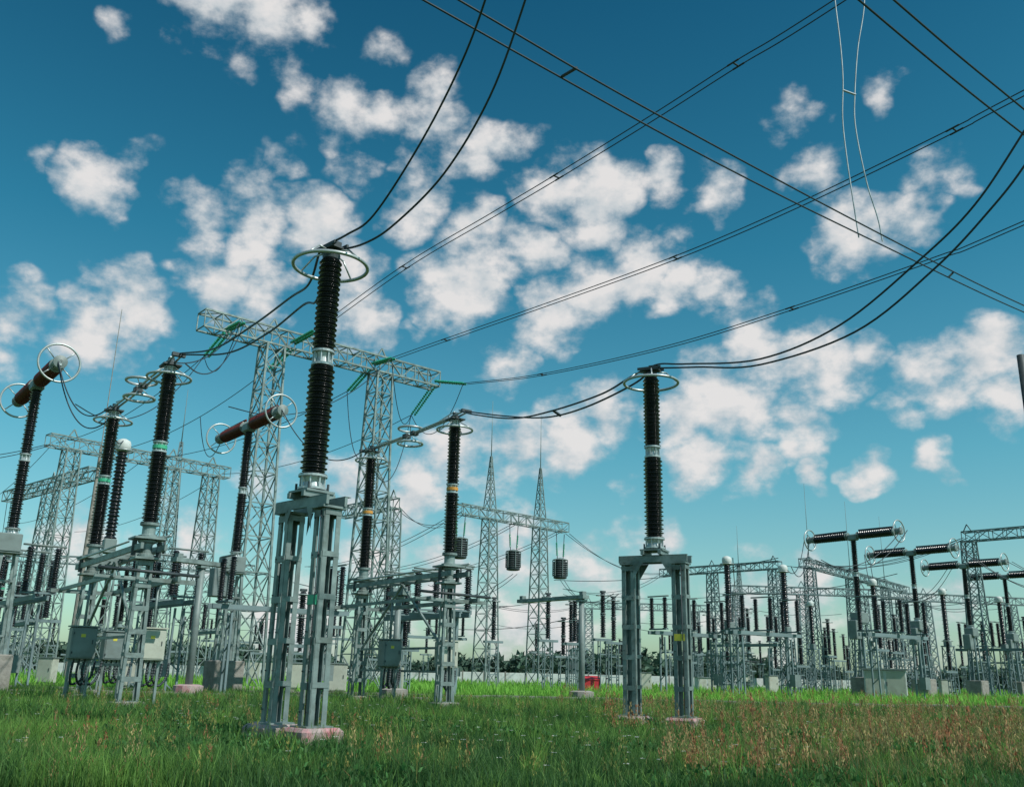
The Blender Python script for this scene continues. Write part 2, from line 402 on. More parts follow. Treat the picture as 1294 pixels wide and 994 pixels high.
gantry((25.4,157),(40.8,142),18.6,(.45,.95),1.2,1.1,14,2.,0,.13,.08,F)
gantry((43,138),(74.5,178),18.6,(.05,.4,.75),1.2,1.1,26,2.,11,.13,.08,F,.5)
gantry((31.8,135),(57,137),14.2,(.03,.4,.75,.98),1.1,1.,20,1.8,0,.12,.08,F)
gantry((53.4,110),(70,92),18.6,(.02,),1.2,1.1,16,2.2,0,.13,.075,F)
gantry((62,150),(100,158),15,(.1,.5,.9),1.2,1.1,24,2.,0,.13,.08,F)
gantry((12,170),(36,172),14,(.1,.9),1.2,1.1,16,1.8,0,.13,.08,F)
gantry((-75,140),(-40,150),17,(.1,.5,.9),1.2,1.1,24,1.8,0,.13,.08,F)
def mast(loc,z,rod,wb,name):
    b=MB(); lmast(b,0,z-rod,wb,.3,18,.10,.055,'steel_far',0,0,rod); b.obj(name,loc,.3)
mast((-36,100,0),31,6,2.6,'lightning_mast'); mast((36.5,150,0),25,6,1.6,'lightning_mast.001')
b=MB(); lathe(b,(0,0,0),(0,0,1),[(.32,0),(.14,22),(.05,22.1),(.03,36.5)],10,'conc',False); b.obj('lightning_rod_pole',(-40.2,90,0))
b=MB(); lathe(b,(0,0,0),(0,0,1),[(.34,0),(.24,23)],14,'dark',True)
for z in range(2,23): beam(b,(-.32,-.1,z),(.32,-.1,z),.04,.04,'dark')
b.obj('line_pole',(34.42,60,0))
def trap():
    b=MB()
    lathe(b,(0,0,-5.3),(0,0,1),[(.6,0),(.75,.05),(.78,.15),(.78,.3)],18,'dark',False)
    for i in range(7): torus(b,(0,0,-4.9+i*.24),(0,0,1),.74,.10,'dark',24,6)
    lathe(b,(0,0,-4.98),(0,0,1),[(.6,0),(.6,1.75)],14,'dark',False)
    lathe(b,(0,0,-3.2),(0,0,1),[(.85,0),(.85,.08),(.1,.3)],18,'grey',False)
    for i in range(6):
        a=i*math.pi/3; beam(b,(.87*math.cos(a),.87*math.sin(a),-5.0),(.87*math.cos(a),.87*math.sin(a),-3.15),.07,.07,'grey')
    for s in(-1,1):
        tube(b,(s*.5,0,-3.1),(s*.7,0,-.1),.045,'wire',5); insul(b,(s*.55,0,-2.7),(s*.075,0,1),1.5,.05,.13,12,'green',8)
    return b
tr=trap().mesh('line_trap')
for i,(x,y,z,s) in enumerate(((0.6,114,17.6,1.05),(6.6,120.3,17.6,1.1),(-5.6,108.3,18.2,1.05))):
    place(tr,'line_trap' if i==0 else 'line_trap.%03d'%i,(x,y,z+1.4),.8,s)

# ------------------------------------------------------------------ T stands, small posts, cabinets
def tstand(h,la,lb,foot):
    b=MB(); lathe(b,(0,0,0),(0,0,1),[(.2,0),(.17,h)],14,'grey',True)
    lathe(b,(0,0,-.1),(0,0,1),[(.75,0),(.75,.75),(.5,.82)],12,foot,False)
    beam(b,(0,-la,h+.12),(0,lb,h+.12),.5,.22,'steel'); box(b,(0,0,h-.1),.5,.5,.12,'steel')
    for y in(-la+.3,lb-.3): box(b,(0,y,h+.35),.3,.3,.2,'grey')
    return b
tstand(6.0,.4,6.0,'conc').obj('pipe_support_stand',(4.5,58,0),.66)
tstand(6.7,1.8,1.8,'pink').obj('pipe_support_stand.001',(-16.1,50,0),-.6)
tstand(5.5,.8,.8,'conc').obj('pipe_support_stand.002',(-5.9,52,0),.66)
def kiosk():
    b=MB(); box(b,(0,0,1.25),3.0,1.6,2.1,'white',.04); box(b,(0,0,2.36),3.3,1.9,.12,'grey'); box(b,(0,0,.1),3.1,1.7,.3,'conc')
    for x in(-.75,.75): box(b,(x,-.81,1.3),1.3,.03,1.8,'cream'); box(b,(.1,-.84,1.3),.05,.04,.3,'dark')
    return b
kk=kiosk().mesh('kiosk'); place(kk,'control_kiosk',(31.8,82,0),-.35,1.1); place(kk,'control_kiosk.001',(-24.5,98,0),.2); place(kk,'control_kiosk.002',(22,108,0),.2,.7)
def cab():
    b=MB(); box(b,(0,0,1.15),1.1,.6,1.5,'cream',.03); box(b,(0,0,1.93),1.2,.7,.06,'grey'); box(b,(0,-.31,1.15),.95,.02,1.35,'cream'); box(b,(.35,-.33,1.2),.04,.03,.2,'dark')
    box(b,(0,0,.2),1.0,.5,.4,'conc'); return b
cm=cab().mesh('cab')
for i,(x,y,r) in enumerate(((-9.8,57,.2),(-13.2,62,.3),(-22,58,.4),(-29,62,-.2),(-6.8,60,.1),(12.5,88,.1),(44,98,0),(25,92,.4))):
    place(cm,'control_cabinet' if i==0 else 'control_cabinet.%03d'%i,(x,y,0),r)
b=MB(); box(b,(0,0,.75),1.7,.9,1.0,'red',.03)
b.add([(-.9,-.5,1.25),(.9,-.5,1.25),(.9,.5,1.55),(-.9,.5,1.55),(-.9,-.5,1.2),(.9,-.5,1.2),(.9,.5,1.2),(-.9,.5,1.2)],[(0,1,2,3),(4,5,1,0),(5,6,2,1),(6,7,3,2),(7,4,0,3)],'red')
for x in(-.6,.6): box(b,(x,0,.12),.15,.8,.28,'dark')
b.obj('fire_sand_box',(7.4,86,0),.1)
def strip(name,pts,w,h,m,joint=1.5):
    b=MB()
    for (p,q) in zip(pts[:-1],pts[1:]):
        p=Vector(p);q=Vector(q);L=(q-p).length;n=int(L/joint);d=(q-p)/n
        for i in range(n):
            j=random.uniform(-.03,.03); beam(b,p+d*i+Vector((0,0,h/2+j)),p+d*(i+.97)+Vector((0,0,h/2+j+random.uniform(-.02,.02))),w,h,m)
    b.obj(name)
strip('cable_trench_cover',[(-45,52,0),(-9,56.5,0),(11,56.5,0),(75,62,0)],.8,.36,'conc')
strip('cable_trench_cover.001',[(-30,46,0),(-12,50,0),(-2,51,0)],.8,.34,'conc')
def fence(name,p,q,h):
    b=MB(); p=Vector(p);q=Vector(q);L=(q-p).length;n=int(L/3);d=(q-p)/n
    for i in range(n):
        beam(b,p+d*i+Vector((0,0,h/2)),p+d*(i+.96)+Vector((0,0,h/2)),.12,h,'white'); beam(b,p+d*(i-.02)+Vector((0,0,0)),p+d*(i-.02)+Vector((0,0,h+.15)),.2,.2,'conc')
    b.obj(name)
fence('concrete_fence',(-60,128,0),(60,150,0),1.7)

# ------------------------------------------------------------------ conductors
def wires(name,lines,r,m='wire',spacers=()):
    c=bpy.data.curves.new(name,'CURVE'); c.dimensions='3D'; c.bevel_depth=r; c.bevel_resolution=1; c.use_fill_caps=True
    for pts in lines:
        P=smooth(pts,8) if len(pts)>2 else [Vector(p) for p in pts]
        s=c.splines.new('POLY'); s.points.add(len(P)-1)
        for i,p in enumerate(P): s.points[i].co=(p[0],p[1],p[2],1)
    for p,q in spacers:
        s=c.splines.new('POLY'); s.points.add(1); s.points[0].co=(*p,1); s.points[1].co=(*q,1); s.points[0].radius=1.6; s.points[1].radius=1.6
    c.materials.append(M[m]); o=bpy.data.objects.new(name,c); S.collection.objects.link(o); return o
def off(pts,o): return [(p[0]+o[0],p[1]+o[1],p[2]+o[2]) for p in pts]
W1a=[(-4.7,20.9,11.45),(-4.0,20.3,11.5),(-3.3,19.7,11.72),(-2.2,18.4,12.75),(-1.3,17.1,13.8),(-.7,15.8,14.6),(-.2,14.5,15.8)]
W1b=[(-4.45,21.1,11.43),(-3.6,20.4,11.32),(-2.8,19.7,11.5),(-1.6,18.4,12.1),(-.6,17.1,13.2),(.1,15.8,14.6),(.6,14.5,15.8)]
wires('dropper_conductor',[W1a,W1b],.026)
W2a=[(4.5,29.9,11.5),(4.9,29.4,11.5),(5.6,28.6,11.25),(7.4,26.5,10.75),(9.1,24.5,11.1),(10.7,22.7,12.3),(11.7,21.5,13.3),(12.6,20.4,14.8),(13.6,19.2,16.6)]
W2b=[(4.7,29.7,11.45),(5.1,29.2,11.3),(5.9,28.3,11.05),(7.4,26.6,10.6),(9.4,24.2,10.8),(10.9,22.4,11.9),(11.9,21.2,13.0),(12.6,20.4,14.0),(13.7,19.1,16.0)]
wires('dropper_conductor.001',[W2a,W2b],.028)
W3a=[(4.5,29.9,11.5),(4.0,30.5,11.35),(3.2,32.2,11.25),(1.6,34.7,11.3),(.1,37.1,11.6),(-1.6,39.6,12.4),(-2.4,41.3,13.05)]
W3b=[(4.7,29.7,11.45),(4.1,30.5,11.1),(2.7,32.9,10.95),(1.4,35.9,11.35),(-.2,39.0,12.2),(-2.2,41.4,13.05)]
wires('jumper_conductor',[W3a,W3b],.034,'wire',[((1.6,34.7,11.3),(1.9,34.9,11.15))])
W4a=[(-4.8,21.1,11.4),(-5.3,22.4,11.1),(-6.3,24.5,11.55),(-8.3,28.0,12.0),(-10.6,31.5,12.4),(-12.8,34.2,13.1)]
W4b=[(-4.5,21.1,11.4),(-5.1,22.6,10.75),(-5.9,24.5,11.35),(-7.8,28.0,11.75),(-10.1,31.5,12.25),(-12.7,34.2,13.05)]
wires('jumper_conductor.001',[W4a,W4b],.032)
L1a=[(-8,11.2,14.9),(-2.0,16.3,14.9),(5.3,22.5,15.0),(13,29,15.5),(21.1,36.0,16.3),(33,46,17.8)]
L1b=[(-7.2,11.1,14.8),(-1.2,16.2,14.8),(3.2,19.9,14.8),(12,27.4,15.25),(20.2,34.5,16.0),(33,45.4,17.6)]
wires('busbar_conductor',[L1a,L1b],.024,'wire',[((1.0,18.8,14.92),(1.3,18.3,14.8)),((15.8,31.4,15.75),(15.5,30.5,15.5))])
L0a=[(-4,6.6,14.6),(6.9,16.0,14.9),(13.2,21.4,15.3),(24,30.6,16.4)]
L0b=[(-3.2,6.8,14.6),(7.7,16.2,15.1),(12.7,20.5,15.5),(24,30.2,16.6)]
wires('busbar_conductor.001',[L0a,L0b],.026)
def vc(p): return (p[0]*1.105,27.4,1.6+(p[2]-1.6)*1.105)
wires('dropper_cable',[[vc(p) for p in((9.93,24.8,24.5),(9.93,24.8,22.2),(9.97,24.8,20.6),(9.95,24.8,19.3),(9.83,24.8,17.9),(9.85,24.8,16.56),(9.92,24.8,15.2),(9.99,24.8,13.96))],
  [vc(p) for p in((10.95,24.8,24.5),(10.86,24.8,22.2),(10.5,24.8,20.4),(10.27,24.8,18.75),(10.2,24.8,17.6),(10.37,24.8,15.8),(10.6,24.8,14.6),(10.67,24.8,13.85))]],.022,'cable',[(vc((9.93,24.8,18.9)),vc((10.3,24.8,18.75)))])
def insstring(b,p,q,n,r=.13):
    p=Vector(p);q=Vector(q); insul(b,p,q-p,(q-p).length,.03,r,n,'green',10)
def phase(name,att,pts,ext,gap):
    l1=[att]+pts+[ext]; g=(gap[0],gap[1],0)
    sp=[]
    for i in range(1,len(pts)-1,2):
        p=Vector(pts[i]); d=(Vector(pts[i+1])-p).normalized()*.3; q=p+Vector((g[0],g[1],0))
        sp+= [(p,q),(p-d,p+d),(q-d,q+d)]
    wires(name,[l1[1:],off(l1[1:],g)],.026,'wire',sp)
phase('overhead_line',(-16.5,65.9,24.8),[(-14.2,62.6,24.6),(-7.0,53.5,25.6),(-1.4,47.0,26.0),(1.9,43.1,26.2),(6.1,38.2,26.6),(9.2,34.6,27.0),(12.3,31.0,27.3)],(24,17,29),(.3,.24))
phase('overhead_line.001',(-11.2,70.5,24.8),[(-9.3,68.3,24.6),(-5.0,63.3,24.4),(2.0,55.1,24.0),(8.7,47.3,23.75),(13.6,41.6,23.97),(18.8,35.5,24.6),(20.7,33.2,24.95)],(34,18,27.5),(.3,.24))
phase('overhead_line.002',(-6.4,74.6,24.7),[(-3.9,71.6,23.7),(2,64.7,22.4),(9.6,55.9,21.6),(15.5,49,21.6),(20.9,42.7,21.9),(23.7,39.4,22.3)],(40,20,25.5),(.3,.24))
b=MB()
for p,q in(((-16.5,65.9,24.8),(-14.2,62.6,24.6)),((-11.2,70.5,24.8),(-9.3,68.3,24.6)),((-6.4,74.4,24.7),(-3.9,71.6,23.7)),
           ((-6.6,74.9,24.6),(-8.6,77.6,22.6)),((-11.6,71.2,24.6),(-13.5,73.6,23.4)),((-20.5,62.8,24.6),(-18.6,59.9,24.1)),((-20.8,63.5,24.6),(-23,66.3,23.7)),((-16.8,66.6,24.6),(-19,69.3,23.7))):
    for o in((0,0,0),(.25,.2,0)):
        insstring(b,tuple(p[i]+o[i] for i in range(3)),tuple(q[i]+o[i] for i in range(3)),16)
b.obj('glass_insulator_strings')
def cat(p,q,s,n=7): return [(p[0]+(q[0]-p[0])*t,p[1]+(q[1]-p[1])*t,p[2]+(q[2]-p[2])*t-4*s*t*(1-t)) for t in [i/n for i in range(n+1)]]
wires('back_span_line',[cat((-8.6,77.6,22.6),(-30.8,98.6,21.3),1.2),cat((-13.5,73.6,23.4),(-36.6,92,21.3),1.2),cat((-23,66.3,23.7),(-42.5,85.6,21.3),1.2),
   cat((-19,69.3,23.7),(-39,89,21.3),1.2),cat((-31,99,21.3),(-60,130,19),1.5),cat((-37,92.6,21.3),(-66,124,19),1.5),cat((-43,86,21.3),(-70,118,19),1.5)],.028)
wires('loop_jumper',[cat((-18.6,59.9,24.1),(-13.6,35.2,13.1),1.0),cat((-18.4,60.1,24.0),(-13.0,35.5,13.1),1.6),
   cat((-13.5,73.6,23.4),(-7.6,49.4,13.1),2.5),cat((-9.3,68.3,24.6),(-15.9,50.8,15.6),2.0),cat((-23,66.3,23.7),(-24.6,51,15.6),2.5),
   cat((-13.0,51.2,15.6),(-7.8,49.6,13.1),1.6),cat((-22,43.2,15.6),(-18.6,42,13.1),1.4),cat((-22,43.2,15.5),(-18.4,42.3,13.0),1.9),
   cat((-18.6,42,13.1),(-20.3,48,12.9),.8),cat((-9.3,68.3,24.5),(-8.6,77.6,22.6),2.5),cat((-3.9,71.6,23.7),(-8.6,77.6,22.6),2.8),
   cat((-18.6,58.8,15.6),(-24,70,20),2),cat((-8.6,77.6,22.6),(-7.8,49.8,13.1),3.5),cat((-18.6,59.9,24.1),(-23,66.3,23.7),2.2)],.03)
ln=[]
for (x0,y0,z0,x1,y1,z1) in ((0.6,114,13,-10,95,9),(6.6,120,13,10,90,9),(-12.7,103,19,-5.9,108,19),(7.3,121,19,25.4,157,18),(40.8,142,18,53.4,110,18),(34,81,14.2,25,77,11),(28,89,14.2,24,82,11),
    (37,98,14.2,35.3,92,11),(43.5,91,14.2,53,87,10),(53.4,101,14.2,66,95,11),(53.4,110,18,43,138,18),(31.8,135,13.5,17.8,77,11),(47,136,13.5,45.6,100,11),(57,137,13.5,55.6,108,11),
    (-5.9,108,19.5,-30,140,16),(1,115,19.5,-24,146,16),(7,120,19.5,-18,150,16),(62,150,14.5,50.6,109,14.2),(25.4,157,18,7,121,12),(-40,150,16,0,170,13),(12,170,13,-10,120,12),(-75,140,16,-63,117,21),(-43,85,21,-60,80,20)):
    ln.append(cat((x0,y0,z0),(x1,y1,z1),1.6)); ln.append(cat((x0+.5,y0,z0),(x1+.5,y1,z1),1.9))
rr=random.Random(5)
for i in range(26):
    y=rr.uniform(78,150); x=rr.uniform(-.5,.55)*y; l=rr.uniform(15,35); z=rr.uniform(7,13); sg=rr.choice((-1,1))
    v=(.78,.62) if sg>0 else (-.62,.78)
    ln.append(cat((x,y,z),(x+v[0]*l,y+v[1]*l,z+rr.uniform(-1,1)),.8))
wires('distant_busbars',ln,.035)

# ------------------------------------------------------------------ ground, grass
def attr_mat(name,trans=.35,rough=.6):
    m=bpy.data.materials.new(name); m.use_nodes=True; nt=m.node_tree; N=nt.nodes
    b=N['Principled BSDF']; b.inputs['Roughness'].default_value=rough; b.inputs['Specular IOR Level'].default_value=.25
    a=N.new('ShaderNodeAttribute'); a.attribute_name='col'; nt.links.new(a.outputs['Color'],b.inputs['Base Color'])
    t=N.new('ShaderNodeBsdfTranslucent'); nt.links.new(a.outputs['Color'],t.inputs['Color'])
    mx=N.new('ShaderNodeMixShader'); mx.inputs[0].default_value=trans
    nt.links.new(b.outputs[0],mx.inputs[1]); nt.links.new(t.outputs[0],mx.inputs[2]); nt.links.new(mx.outputs[0],N['Material Output'].inputs[0])
    return m
def raw_mesh(name,V,loops,starts,totals,C,m):
    me=bpy.data.meshes.new(name); me.vertices.add(len(V)); me.vertices.foreach_set('co',V.astype(np.float32).ravel())
    me.loops.add(len(loops)); me.loops.foreach_set('vertex_index',loops.astype(np.int32))
    me.polygons.add(len(starts)); me.polygons.foreach_set('loop_start',starts.astype(np.int32)); me.polygons.foreach_set('loop_total',totals.astype(np.int32))
    a=me.attributes.new('col','FLOAT_COLOR','POINT'); C4=np.ones((len(V),4),np.float32); C4[:,:3]=C; a.data.foreach_set('color',C4.ravel())
    me.update(calc_edges=True); me.materials.append(m); o=bpy.data.objects.new(name,me); S.collection.objects.link(o); return o
def fld(x,y,s,k=0):
    return (np.sin(x/s*1.3+y/s*.7+k)+np.sin(x/s*.6-y/s*1.9+2.1+k*2)+np.sin(-x/s*2.7+y/s*2.3+.7+k)*.6+np.sin(x/s*5.1+y/s*4.3+k)*.35)/2.9
def blades(P,H,W,C,Ct,lean):
    n=len(P); th=np.random.uniform(0,2*np.pi,n); la=np.random.uniform(0,2*np.pi,n); l=np.random.uniform(.1,1,n)*lean
    dx=np.stack([np.cos(th),np.sin(th),0*th],1)*W[:,None]/2; ld=np.stack([np.cos(la),np.sin(la),0*la],1)*(l*H)[:,None]
    up=np.array([0,0,1.])
    b0=P-dx; b1=P+dx; m0=P+ld*.3+up*(H*.55)[:,None]; t=P+ld+up*(H*(1-.25*l))[:,None]
    V=np.stack([b0,b1,m0+dx*.8,m0-dx*.8,t],1).reshape(-1,3)
    i=np.arange(n)*5
    loops=np.stack([i,i+1,i+2,i+3,i+3,i+2,i+4],1).ravel()
    starts=np.stack([np.arange(n)*7,np.arange(n)*7+4],1).ravel(); tot=np.tile([4,3],n)
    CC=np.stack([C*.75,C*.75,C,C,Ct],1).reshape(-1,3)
    return V,loops,starts,tot,CC
def samp(n,D1,D2,a1=-.68,a2=.68):
    D=np.sqrt(np.random.rand(n)*(D2**2-D1**2)+D1**2); X=D*np.random.uniform(a1,a2,n); return X,D
def merge(L):
    V=[];lo=[];st=[];to=[];C=[];nv=0;nl=0
    for v,l,s,t,c in L: V.append(v);lo.append(l+nv);st.append(s+nl);to.append(t);C.append(c);nv+=len(v);nl+=len(l)
    return [np.concatenate(a) for a in (V,lo,st,to,C)]
base=np.array([.045,.12,.042]); brt=np.array([.19,.36,.07]); dry=np.array([.42,.35,.16]); red=np.array([.36,.19,.09])
G=[]
for n,D1,D2,h,w in((140000,12.5,22,.29,.012),(105000,22,36,.33,.020),(70000,36,57,.34,.036),(65000,57,95,.50,.068),(32000,95,170,.55,.14)):
    X,D=samp(n,D1,D2)
    f1=fld(X,D,2.2); f2=fld(X,D,7,3); f3=fld(X,D,.7,1); f4=fld(X+1.3*f3,D-.9*f3,1.2,6)
    H=h*(1+.5*f1+.45*f3+.35*f4)*np.random.uniform(.45,1.55,n); H=np.maximum(H,.06)
    W=w*np.random.uniform(.6,1.4,n)
    k=np.clip(.30+.42*f1+.3*f2+.35*f4+np.random.uniform(-.3,.3,n),0,1)[:,None]
    C=base*(1-k)+brt*k
    if D1>=57: C=C*.25+np.array([.25,.55,.08])*.85*np.random.uniform(.75,1.2,(n,1))
    rt=np.clip((X/D-.10)*3.0,0,1)*.52+.05
    if D1>=57: rt=rt*.22
    dr=(np.random.rand(n)<rt*(0.6+.8*np.clip(f2+f1*.5+f4*.6,-1,1)))[:,None]
    mixr=np.random.rand(n,1)
    C=np.where(dr,(dry*mixr+red*(1-mixr))*np.random.uniform(.6,1.1,(n,1))*.85,C)
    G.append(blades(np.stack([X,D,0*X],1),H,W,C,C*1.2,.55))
X,D=samp(2300,12.8,55); n0=len(X); K=34
sc=np.random.uniform(.6,1.35,n0)
Q=np.repeat(np.stack([X,D,0*X],1),K,0)+np.concatenate([np.random.normal(0,.08,(n0*K,2)),np.zeros((n0*K,1))],1)
kk_=np.random.rand(n0,1); cc_=np.repeat(base*(1-kk_)+brt*kk_,K,0)*np.random.uniform(.75,1.25,(n0*K,1))
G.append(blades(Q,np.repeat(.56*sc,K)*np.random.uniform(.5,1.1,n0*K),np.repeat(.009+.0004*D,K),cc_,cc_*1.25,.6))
gm=attr_mat('grass_blades',.42)
raw_mesh('grass',*merge(G),gm)
def sorrel(n,D1,D2,a1,a2,cs,hh,sc,fs=3.1,th=.1):
    X,D=samp(n,D1,D2,a1,a2); keep=fld(X,D,fs,5)+np.random.uniform(-.4,.4,n)>th; X=X[keep];D=D[keep]; n=len(X)
    H=hh*np.random.uniform(.55,1.4,n); P=np.stack([X,D,0*X],1); col=np.array(cs)[np.random.randint(0,len(cs),n)]
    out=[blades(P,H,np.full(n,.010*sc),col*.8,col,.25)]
    K=30
    t=np.random.uniform(.42,1.05,(n,K)); rad=.075*sc*(1.15-t)*2.0
    Q=np.repeat(P,K,0); a=np.random.uniform(0,6.28,n*K); rr_=rad.ravel()*np.random.uniform(.1,1,n*K)
    Q=Q+np.stack([np.cos(a)*rr_,np.sin(a)*rr_,(t*H[:,None]).ravel()],1)
    cc=np.repeat(col,K,0)*np.random.uniform(.7,1.4,(n*K,1))
    out.append(blades(Q,np.random.uniform(.03,.07,n*K)*sc,np.full(n*K,.015*sc),cc,cc,.9))
    return out
reds=[(.48,.25,.13),(.44,.28,.14),(.48,.37,.17),(.34,.30,.13),(.44,.39,.18),(.42,.18,.09)]
yel=[(.42,.38,.12),(.34,.33,.12),(.25,.28,.08)]
Lr=sorrel(1100,13.5,24,.16,.68,reds,.66,1.1,1.7,.2)+sorrel(240,13.2,20,.25,.68,reds,.95,1.5,1.1,.2)+sorrel(1700,24,45,.10,.68,reds,.68,1.3,2.3)+sorrel(420,13,20,-.6,.3,reds,.58,1.1,1.0,.55)+sorrel(250,24,50,-.6,.1,reds,.5,1.2)+sorrel(900,45,80,.05,.66,reds,.7,1.7)+sorrel(1000,13,40,-.6,.66,yel,.6,1.)
raw_mesh('sorrel_weeds',*merge(Lr),attr_mat('sorrel_mat',.4,.8))
X,D=samp(420,13.5,34,-.6,.35); k=fld(X,D,2.5,9)>-.1; X=X[k];D=D[k];n=len(X); H=np.random.uniform(.38,.62,n); P=np.stack([X,D,0*X],1)
gcol=np.tile([.08,.16,.04],(n,1)); out=[blades(P,H,np.full(n,.01),gcol,gcol,.05)]
K=12; Q=np.repeat(P,K,0); a=np.random.uniform(0,6.28,n*K); r_=np.sqrt(np.random.rand(n*K))*.045
Q+=np.stack([np.cos(a)*r_,np.sin(a)*r_,np.repeat(H,K)*.98],1); wc=np.tile([.6,.62,.56],(n*K,1))
out.append(blades(Q,np.full(n*K,.012),np.full(n*K,.016),wc,wc,1.))
raw_mesh('white_wildflowers',*merge(out),attr_mat('flower_mat',.2,.8))
X,D=samp(9000,12.8,30); k=fld(X,D,1.6,4)>.25; X=X[k];D=D[k];n=len(X); K=7
Q=np.repeat(np.stack([X,D,0*X],1),K,0); Q[:,2]=np.random.uniform(.05,.40,n*K); Q[:,:2]+=np.random.normal(0,.05,(n*K,2))
cc=np.array([.065,.18,.05])*np.random.uniform(.6,1.5,(n*K,1)); raw_mesh('broadleaf_weeds',*blades(Q,np.random.uniform(.05,.12,n*K),np.random.uniform(.02,.055,n*K),cc,cc*1.1,1.3),gm)

m=bpy.data.materials.new('meadow_soil'); m.use_nodes=True; nt=m.node_tree; N=nt.nodes; bs=N['Principled BSDF']; bs.inputs['Roughness'].default_value=.95; bs.inputs['Specular IOR Level'].default_value=.1
tc=N.new('ShaderNodeTexCoord'); no=N.new('ShaderNodeTexNoise'); no.inputs['Scale'].default_value=.35; no.inputs['Detail'].default_value=8; no.inputs['Roughness'].default_value=.7
nt.links.new(tc.outputs['Object'],no.inputs['Vector']); cr_=N.new('ShaderNodeValToRGB'); e=cr_.color_ramp.elements
e[0].position=.35; e[0].color=(.045,.08,.025,1); e[1].position=.7; e[1].color=(.11,.18,.045,1); x=e.new(.52); x.color=(.07,.13,.035,1)
nt.links.new(no.outputs['Fac'],cr_.inputs['Fac']); nt.links.new(cr_.outputs['Color'],bs.inputs['Base Color'])
me=bpy.data.meshes.new('ground'); me.from_pydata([(-2500,-500,0),(2500,-500,0),(2500,4000,0),(-2500,4000,0)],[],[(0,1,2,3)]); me.materials.append(m)
g=bpy.data.objects.new('ground',me); S.collection.objects.link(g)

# ------------------------------------------------------------------ distant treeline
V=[];C=[]
for i in range(280):
    D=np.random.uniform(220,320); X=np.random.uniform(-.8,.8)*D
    ht=np.random.uniform(4.5,9)*(1.15 if -.08<X/D<-.02 else 1)*(.8+.3*math.sin(X*.05)); wd=ht*np.random.uniform(.4,.8)
    k=150; u=np.random.normal(0,1,(k,3)); u/=np.linalg.norm(u,axis=1)[:,None]; u*=np.random.uniform(.45,1.05,(k,1))
    c=np.array([X,D,ht*.5])+u*np.array([wd,wd,ht*.48]); s=np.random.uniform(.35,.8,(k,1))
    for j in range(4):
        V.append(c+np.random.normal(0,1,(k,3))*s)
    cb=np.array([.07,.125,.09])*np.random.uniform(.6,1.5,(k,1)); C.append(cb)
nb=len(C); V=np.array(V).reshape(nb,4,150,3).transpose(0,2,1,3).reshape(-1,3); C=np.repeat(np.array(C).reshape(-1,3),4,0)
nq=len(V)//4; raw_mesh('distant_treeline',V,np.arange(nq*4),np.arange(nq)*4,np.full(nq,4),C,attr_mat('tree_leaves',.2,.8))

# ------------------------------------------------------------------ light and sky
sv=Vector((.78,-.50,1.02)).normalized()
ld=bpy.data.lights.new('sun','SUN'); ld.energy=4.3; ld.angle=math.radians(.5); ld.color=(1,.965,.9)
lo=bpy.data.objects.new('sun',ld); lo.rotation_euler=sv.to_track_quat('Z','Y').to_euler(); lo.location=(20,-20,40); S.collection.objects.link(lo)
w=bpy.data.worlds.new('World'); S.world=w; w.use_nodes=True; nt=w.node_tree; N=nt.nodes; K=nt.links
w.cycles.sampling_method='MANUAL'; w.cycles.sample_map_resolution=256
bg=N['Background']; bg.inputs['Strength'].default_value=.1
sk=N.new('ShaderNodeTexSky'); sk.sky_type='NISHITA'; sk.sun_disc=False; sk.sun_elevation=math.asin(sv.z); sk.sun_rotation=math.atan2(sv.x,sv.y)
tc=N.new('ShaderNodeTexCoord'); DIR=tc.outputs['Generated']
def VM(op,a,b_=None,c=None):
    n=N.new('ShaderNodeVectorMath'); n.operation=op
    for i,x in enumerate((a,b_,c)):
        if x is None: continue
        if isinstance(x,(tuple,list)): n.inputs[i].default_value=x
        else: K.new(x,n.inputs[i])
    return n
def MA(op,a,b_=None,c=None,cl=False):
    n=N.new('ShaderNodeMath'); n.operation=op; n.use_clamp=cl
    for i,x in enumerate((a,b_,c)):
        if x is None: continue
        if isinstance(x,(int,float)): n.inputs[i].default_value=x
        else: K.new(x,n.inputs[i])
    return n.outputs[0]
def NZ(vec,sc,det,ro=.5,out='Fac'):
    n=N.new('ShaderNodeTexNoise'); n.inputs['Scale'].default_value=sc; n.inputs['Detail'].default_value=det; n.inputs['Roughness'].default_value=ro; K.new(vec,n.inputs['Vector']); return n.outputs[out]
st=VM('MULTIPLY',DIR,(1,1,1.4)).outputs[0]
wn=NZ(st,13,3,.55,'Color'); wv=VM('MULTIPLY_ADD',wn,(.09,.09,.07),DIR)
wv2=VM('SUBTRACT',wv.outputs[0],(.045,.045,.035)).outputs[0]
r=0.0224; p=math.radians(16.6); f=1185.0; cr,sr=math.cos(r),math.sin(r); cp,sp=math.cos(p),math.sin(p)
def dirof(x,y):
    u=(x-647)/f; v=(497-y)/f; uu=u*cr-v*sr; vv=u*sr+v*cr
    return tuple(Vector((uu,cp-sp*vv,sp+cp*vv)).normalized())
